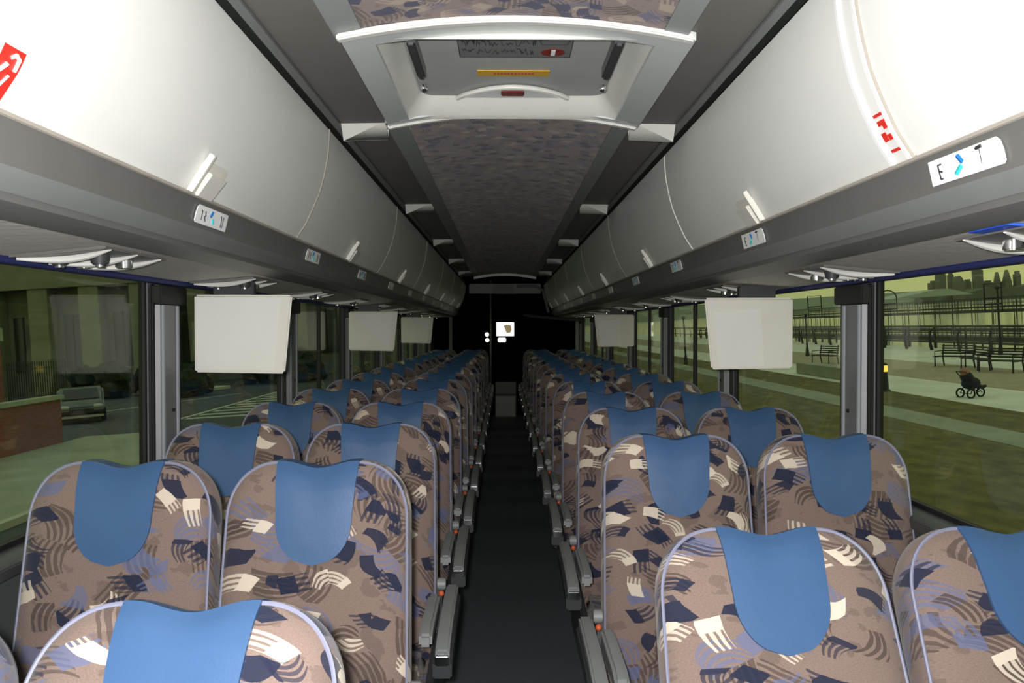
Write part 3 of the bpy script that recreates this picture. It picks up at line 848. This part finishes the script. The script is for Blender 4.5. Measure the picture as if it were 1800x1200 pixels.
def slab(name,x0,x1,y0,y1,z0,z1,m,label=None):
    o=MB().box(x0,x1,y0,y1,z0,z1).build(name,m,smooth=False); ext(o); o['kind']='structure'
    return tag(o,label)
slab('asphalt_road',-8.8,5.0,-20,300,-.30,-.12,M['asphalt'],'dark asphalt street beside the bus')
slab('grass_lawn',5.0,12.1,-20,300,-.3,0,M['grass'],'olive green lawn on the right')
slab('lawn_strip_path',9.2,10.2,-20,200,.0005,.012,M['sidewalk'],'narrow pale strip crossing the lawn')
slab('promenade_path',12.1,25.5,-20,300,-.3,.0,M['path'],'pale promenade path')
slab('brown_paving_strip',14.8,19.0,-20,120,.0005,.012,M['paving'],'brown paved strip where the benches stand')
slab('sidewalk',-14.3,-8.8,-20,27.0,-.3,0,M['sidewalk'],'pale green-grey sidewalk on the left')
slab('kerb_edge',-8.8,-8.62,-20,27.0,-.3,.004,M['kerb'],'light kerb along the sidewalk')
slab('cross_street',-90,-8.8,27.0,62,-.3,-.02,M['asphalt'],'dark cross street on the left')
slab('back_ground',-90,-8.8,62,300,-.3,-.01,M['asphalt'],'far dark ground on the left')
slab('yard_ground',-90,-14.3,-20,27,-.3,-.02,M['asphalt'],'dark yard behind the brick wall')
slab('water',25.5,2500,-300,3000,-2.2,-1.6,M['water'],'pale green river water')

# --- right: bollard lamp
p=at(1561,688)
b=eempty('bollard_lamp',p,'short dark bollard with a glowing amber lamp beside the lawn','bollard')
MB().cyl((0,0,0),(0,0,.06),.16,16,.13).build('base',M['iron'],b)
MB().cyl((0,0,.061),(0,0,.62),.10,16,.085).build('post',M['iron'],b)
MB().cyl((0,0,.621),(0,0,.82),.095,16,.095).build('lamp_lens',M['glow'],b)
MB().cyl((0,0,.821),(0,0,.90),.12,16,.05).build('cap',M['iron'],b)
# --- pushchair
p=at(1716,699)
b=eempty('pushchair',p,'dark pushchair with a bundled child standing on the promenade','pushchair',rz=R(10))
for (wx,wy) in ((-.22,-.2),(-.22,.2),(.26,0)):
    MB().tube([(wx+.12*math.cos(2*PI*i/16),wy,.13+.12*math.sin(2*PI*i/16)) for i in range(16)],.024,6,closed=True).build('wheel',M['tyre'],b)
MB().tube([(-.22,-.2,.13),(-.1,-.17,.35),(.26,-.05,.13)],.014).tube([(-.22,.2,.13),(-.1,.17,.35),(.26,.05,.13)],.014).tube([(-.22,-.2,.13),(-.22,.2,.13)],.012).build('frame',M['iron'],b)
sm=MB(); sm.ball((-.04,0,.40),.24,1.15,.8,.75,n=8); sm.ball((-.16,0,.58),.2,.8,.9,.8,n=8); sm.build('seat',M['cloth'],b)
MB().tube([(.10,-.05,.34),(.26,-.06,.27),(.38,-.06,.30)],[.07,.06,.04]).build('footmuff',M['cloth'],b)
MB().ball((-.22,0,.72),.12,1,1,1.1,n=8).build('child_head',M['skin'],b)
MB().tube([(-.14,-.18,.5),(-.34,-.18,.74),(-.34,.18,.74),(-.14,.18,.5)],.014).build('handle',M['iron'],b)
# --- benches
def bench(loc,rz,lab):
    b=eempty('park_bench',loc,lab,'bench','benches on the promenade',rz)
    s_=MB(); 
    for i in range(5): s_.box(-.8,.8,-.22+.1*i,-.15+.1*i,.42,.455)
    s_.build('seat',M['iron'],b)
    k=MB()
    for i in range(4): k.box(-.8,.8,.26+.02*i,.285+.02*i,.52+.1*i,.58+.1*i)
    k.build('backrest',M['iron'],b)
    for x in (-.72,.72):
        MB().tube([(x,-.22,0),(x,-.2,.42),(x,.24,.42),(x,.34,.92)],.03,6).tube([(x,.24,.42),(x,.3,0)],.03,6).tube([(x,-.2,.42),(x,-.2,.64),(x,.28,.66)],.02,6).build('end_frame',M['iron'],b)
for px,py,rz,lab in ((1682,645,R(-70),'dark metal bench on the promenade, left of the three grouped benches'),(1720,650,R(-98),'dark metal bench on the promenade, middle of the three grouped benches'),
                 (1765,655,R(-75),'dark metal bench on the promenade, right of the three grouped benches'),(1452,640,R(-80),'dark metal bench seen left of the nearest right window pillar')):
    bench(at(px,py),rz,lab)
p=at(1460,662); o=MB().box(-.35,.35,-2.6,2.6,0,.45).build('low_stone_seat',M['sidewalk'],bevel=.03); ext(o,p); tag(o,'low grey stone block seat at the edge of the lawn','stone seat')
# --- promenade railing
def railing(x,y0,y1,n,h,lab,rails=(1.0,.93,.62),r=.035,pr=.05,z0=0,mesh=False,lean=.0):
    b=eempty('railing',(x,y0,z0),lab,'railing')
    L=y1-y0
    for q in rails: MB().tube([(0,0,h*q),(0,L,h*q)],r,6).build('rail',M['iron'],b)
    for i in range(n+1):
        yy=L*i/n
        MB().tube([(0,yy,0),(lean,yy,h*.6),(0,yy,h)],[pr*1.5,pr,pr*.8],6).build('post',M['iron'],b)
    if mesh:
        m2=MB()
        for i in range(n*8): m2.box(-.012,.012,L*i/(n*8)-.02,L*i/(n*8)+.02,.1*h,h)
        m2.build('infill',M['iron2'],b)
    return b
railing(24.0,28,100,26,1.15,'dark promenade railing at the water edge',rails=(1.0,.86,.50,.40),r=.04,pr=.06,lean=-.12)
railing(25.2,28,120,30,1.25,'second dark railing just beyond the promenade railing',rails=(1.0,.9,.3),r=.05,pr=.05)
# --- lamp posts
def lamp(p,h,lab):
    b=eempty('lamp_post',p,lab,'lamp post','lamp posts on the promenade')
    MB().cyl((0,0,0),(0,0,.5),.12,10,.07).build('base',M['iron'],b)
    MB().cyl((0,0,.5),(0,0,h),.055,10,.04).build('pole',M['iron'],b)
    MB().cyl((0,0,h),(0,0,h+.12),.04,10,.14).cyl((0,0,h+.12),(0,0,h+.2),.14,10,.05).build('lamp_head',M['iron'],b)
lamp(at(1765,624),3.1,'tall dark lamp post among the benches near the right edge')
lamp(at(1422,626),2.3,'dark post between the right monitor and the window pillar')
lamp(at(1207,640),2.6,'dark post seen through the windows left of the right monitor')
# --- piers
def pier(x,y0,y1,zd,lab,w=3.0,n=26,hr=1.3,hh=None):
    b=eempty('pier',(x,y0,-1.6),lab,'pier')
    L=y1-y0; z=zd+1.6
    MB().box(0,w,0,L,z-.35,z).build('deck',M['deck'],b,smooth=False)
    for i in range(n+1):
        yy=L*i/n
        pl=MB(); pl.cyl((.2,yy,-1),(.2,yy,z+hr),.055,6); pl.cyl((w-.2,yy,-1),(w-.2,yy,z+hr*.6),.055,6); pl.build('pile_pair',M['iron2'],b)
    MB().tube([(.2,0,z+hr),(.2,L,z+hr)],.06,6).tube([(.2,0,z+hr*.5),(.2,L,z+hr*.5)],.05,6).build('handrail',M['iron2'],b)
    m2=MB()
    for i in range(n*6): m2.box(.18,.22,L*i/(n*6)-.04,L*i/(n*6)+.04,z,z+hr)
    m2.build('balusters',M['iron2'],b)
pier(60,84,200,1.25,'long dark pier with railings beyond the promenade',hr=1.5)
pier(38,58,150,-.35,'low floating dock close beyond the promenade railing',w=2.2,n=22,hr=.9)
pier(95,125,330,1.1,'distant pale pier behind the long dark pier',w=4,n=30,hr=1.4)
def gate(p,w,h,lab,arch_=True):
    b=eempty('gangway_gate',p,lab,'gate',rz=R(-25))
    pts=[(-w/2,0,0)]+[(-w/2*math.cos(PI*i/12),0,h-w/2+w/2*math.sin(PI*i/12)) for i in range(13)]+[(w/2,0,0)] if arch_ else [(-w/2,0,0),(-w/2,0,h),(w/2,0,h),(w/2,0,0)]
    MB().tube(pts,.10,6).build('arch',M['iron'],b)
    MB().box(-w/2,w/2,-.03,.03,h*.45,h*.5).box(-w/2,w/2,-.03,.03,h*.25,h*.29).build('cross_bars',M['iron'],b)
p=atd(1565,556,122); gate(p,2.5,4.0,'tall arched gate standing on the pier')
p=atd(1435,556,140); gate(p,2.2,3.6,'square gate frame standing on the pier',False)
p=atd(1752,548,95); gate(p,1.8,3.4,'narrow square gate frame on the pier near the right edge',False)
# --- marina roof, far shore and skyline
q=atd(1640,521,400)
o=MB().prism([(-20,0,0),(22,0,0),(9,0,3.6),(4,0,3.6)],(0,30,0)).build('pale_roofed_shed',M['roofw'],smooth=False); ext(o,q); tag(o,'pale roofed shed across the water below the skyline','shed')
q=atd(1800,523,1500); o=MB().prism([(-150,0,-25),(300,0,-25),(300,0,28),(60,0,27),(0,0,22),(-60,0,24),(-100,0,15),(-150,0,12)],(0,200,0)).build('far_shore',M['shore'],smooth=False); ext(o,q); o['kind']='structure'; tag(o,'dark hazy far shore')
q=atd(1450,525,1600); o=MB().box(-500,260,0,150,-25,4).build('far_shore',M['roofw'],smooth=False); ext(o,q); o['kind']='structure'; tag(o,'pale hazy far shore')
towers=[(1652,16,500,'low block at the left end of the skyline',0),(1663,13,476,'tall tapering tower at the left of the skyline',1),(1679,8,485,'slim tower just right of the tall tapering tower',0),(1695,15,492,'broad low round-topped tower in the skyline',1),(1709,10,498,'short block between the broad tower and the square tower',0),(1729,13,475,'tall square tower alone in the middle of the skyline',0),(1762,10,485,'narrow pointed tower right of the middle of the skyline',2),(1780,12,481,'pointed tower second from the right edge of the skyline',2),(1798,9,483,'tower cut by the right edge of the skyline',0),(1745,14,500,'low block behind the square tower',0)]
for px,w,top,lab,kind in towers:
    D=1480+ORD.index('first')+len(lab)*0+60*(px%3); base=atd(px,530,D); t=atd(px,top-8,D); H=t.z-base.z; hw=w*D/F/2
    m_=MB()
    if kind==0: m_.box(-hw,hw,0,hw*2,-10,H*.9); m_.box(-hw*.6,hw*.6,0,hw*1.6,H*.9,H)
    elif kind==1: m_.box(-hw,hw,0,hw*2,-10,H*.75); m_.prism([(-hw*.9,0,H*.75),(hw*.9,0,H*.75),(hw*.4,0,H*.93),(-hw*.1,0,H),(-hw*.8,0,H*.95)],(0,hw*2,0))
    else: m_.box(-hw,hw,0,hw*2,-10,H*.65); m_.prism([(-hw*.9,0,H*.65),(hw*.9,0,H*.65),(hw*.3,0,H*.9),(0,0,H),(-hw*.3,0,H*.9)],(0,hw*1.6,0))
    o=m_.build('skyscraper',M['tower'],smooth=False); ext(o,base); tag(o,'hazy grey '+lab,'tower','skyline towers')

# --- left: brick wall
b=eempty('brick_wall',(-14.3,0,0),'red brick garden wall with stone capping beside the sidewalk','wall')
MB().box(-.35,0,12,25.6,-.05,1.38).build('brickwork',M['brick'],b,smooth=False)
MB().box(-.43,.08,11.9,25.7,1.381,1.52).build('capping',M['cap'],b,bevel=.015)
v_=MB(); 
for i in range(6): v_.box(.001,.02,20.2,22.6,.42+.1*i,.47+.1*i)
v_.build('vent_grille',M['darkred'],b,smooth=False)
p=atd(2,600,26.5)
b=eempty('brick_pier',(p.x-.55,26.2,0),'tall red brick pier with pale stone band at the left edge','pier')
MB().box(-.5,.5,-.5,.5,0,p.z).build('lower_brickwork',M['brick'],b,smooth=False)
MB().box(-.56,.58,-.58,.56,p.z,p.z+.45).build('stone_band',M['cap'],b,bevel=.02)
MB().box(-.45,.45,-.45,.45,p.z+.45,p.z+4).build('upper_brickwork',M['brick'],b,smooth=False)
# iron fence
b=eempty('iron_fence',(-28.0,45.0,-.05),'black iron picket fence behind the brick wall','fence')
for i in range(26): MB().tube([(i*.13,0,0),(i*.13,0,2.5)],.030,5).tube([(i*.13,0,2.5),(i*.13,0,2.68)],[.05,.004],5).build('picket',M['iron'],b)
for z in (.25,2.2): MB().box(-.05,3.35,-.02,.02,z,z+.05).build('rail',M['iron'],b)
# bushes
def bush(loc,r,h,lab):
    m_=MB()
    for i in range(26):
        a=random.uniform(0,2*PI); q=r*random.random()**.5
        m_.ball((q*math.cos(a),q*.7*math.sin(a),h*random.uniform(.25,.8)),random.uniform(.25,.45)*h,n=5,jit=.25)
    o=m_.build('bush',M['leaf'],smooth=False); ext(o,loc); tag(o,lab,'bush')
bush((-24.5,50,0),2.3,1.9,'dark bushes in front of the beige building, left of the nearest pillar')
bush((-18.9,46,0),1.6,1.9,'dark bushes behind the parked car')
bush((-15.5,55,0),2.5,1.9,'dark bushes seen just below the large left monitor')
q=at(345,686); o=MB().prism([(2.2*math.cos(2*PI*i/24),1.6*math.sin(2*PI*i/24),0) for i in range(24)],(0,0,.16)).build('planted_island',M['kerb']); ext(o,q); tag(o,'round kerbed planting island in the cross street','island')
# zebra crossing
zc=eempty('zebra_crossing',(-13.0,30,-.0195),'pale zebra crossing stripes on the cross street','road marking')
MB().box(-.12,.12,1.4,15,0,.004).build('edge_line',M['paint'],zc,smooth=False)
for i in range(9): MB().box(.3,4.2,1.2+1.45*i,1.75+1.45*i,0,.004).build('stripe',M['paint'],zc,smooth=False)
q=at(205,722); o=MB().box(-.08,.08,-6,7,0,.004).build('road_line',M['paint'],smooth=False); ext(o,(q.x,q.y+2,-.0195),R(-28)); tag(o,'white line painted on the street beside the parked car','road marking')
# building
def building(x0,x1,y,lab,n,hgt=14):
    b=eempty('stone_building',(x0,y,-.1),lab,'building')
    W=x1-x0; 
    MB().box(0,W,1.5,14,0,hgt).build('wall',M['stone2'],b,smooth=False)
    MB().box(-.3,W+.3,0,1.6,8.0,10.2).build('cornice',M['stone'],b,smooth=False)
    MB().box(-.3,W+.3,.2,1.6,10.2,hgt).build('upper_wall',M['stone'],b,smooth=False)
    step=W/n
    for i in range(n+1): MB().box(i*step-.75,i*step+.75,.15,1.5,0,8).build('column',M['stone'],b,bevel=.04)
    for i in range(n):
        w=MB().box(i*step+1.15,(i+1)*step-1.15,1.40,1.499,1.8,6.0); wo=w.build('window',M['opening'] if i%2==0 else M['opening2'],b,smooth=False)
        MB().box((i+.5)*step-.06,(i+.5)*step+.06,1.36,1.399,1.8,6.0).build('mullion',M['iron'],wo,smooth=False)
building(-38.6,-27.2,60,'beige stone building with square columns seen left of the nearest pillar',3)
building(-24.5,-8.5,64,'beige stone building wing seen beyond the large left monitor',4)
building(-34,-13.5,96,'far stone building closing the cross street',4,16)
# parked car
q=at(157,748)
c=eempty('car',(q.x-1.9,q.y+3.2,-.02),'silver car waiting on the cross street behind the brick wall','car',rz=R(118))
prof=[(-2.1,.35),(-2.15,.62),(-1.95,.82),(-1.0,.92),(-.35,1.36),(.7,1.40),(1.45,1.02),(2.05,.95),(2.15,.6),(2.1,.32)]
body=MB(); body.prism([(x,-.86,z) for x,z in prof],(0,1.72,0)); body.build('body',M['car'],c,bevel=.09,seg=3)
gw=MB(); gw.prism([(-1.02,-.7,.945),(-.42,-.62,1.35),(-.42,.62,1.35),(-1.02,.7,.945)],(-.03,0,.02)); gw.build('windscreen',M['carglass'],c)
for s in (-1,1):
    MB().prism([(-.9,s*.865,.95),(-.36,s*.865,1.28),(.65,s*.865,1.30),(1.25,s*.865,.98)],(0,s*.01,0)).build('side_window',M['carglass'],c)
    MB().ball((-2.05,s*.6,.68),.12,.7,1.6,.8,n=6).build('headlamp',M['carlamp'],c)
    for x in (-1.35,1.35): MB().cyl((x,s*.70,.32),(x,s*.89,.32),.32,18).build('wheel',M['tyre'],c,bevel=.03)
MB().box(-2.19,-2.14,-.45,.45,.42,.6).build('grille',M['iron'],c,bevel=.01)
MB().box(-2.2,-2.1,-.8,.8,.25,.34).build('bumper_strip',M['carlamp'],c,bevel=.01)

# ------------------------------------------------------------------ light
w=bpy.data.worlds.new('world'); sc.world=w; w.use_nodes=True; nt=w.node_tree
bg=nt.nodes['Background']; g=NT(nt)
tc=nt.nodes.new('ShaderNodeTexCoord'); x,y,z=g.sep(tc.outputs['Generated'])
rp=nt.nodes.new('ShaderNodeValToRGB'); e=rp.color_ramp.elements
e[0].position=0; e[0].color=(.50,.52,.40,1); e[1].position=1; e[1].color=(.56,.62,.70,1)
a=rp.color_ramp.elements.new(.07); a.color=(.62,.60,.27,1)
a=rp.color_ramp.elements.new(.25); a.color=(.58,.62,.50,1)
nzn=nt.nodes.new('ShaderNodeTexNoise'); nzn.inputs['Scale'].default_value=3
nt.links.new(tc.outputs['Generated'],nzn.inputs['Vector'])
h_=g.m('ADD',g.m('ABSOLUTE',z),g.m('MULTIPLY',g.m('SUBTRACT',nzn.outputs['Fac'],.5),.06))
nt.links.new(h_,rp.inputs[0]); nt.links.new(rp.outputs[0],bg.inputs[0]); bg.inputs[1].default_value=1.35

fl_=bpy.data.lights.new('camera_flash','SPOT'); fl_.energy=235; fl_.spot_size=R(125); fl_.spot_blend=.6; fl_.shadow_soft_size=.025; fl_.color=(1,.985,.97)
fo=bpy.data.objects.new('camera_flash',fl_); col.objects.link(fo); fo.location=(CX-.04,-.02,CZ+.035); fo.rotation_euler=(R(91),0,0)

vs=sc.view_settings; vs.view_transform='Standard'; vs.look='None'; vs.gamma=1; vs.use_curve_mapping=False; vs.exposure=0
sc.cycles.max_bounces=8; sc.cycles.transparent_max_bounces=12
print('seats',NS)
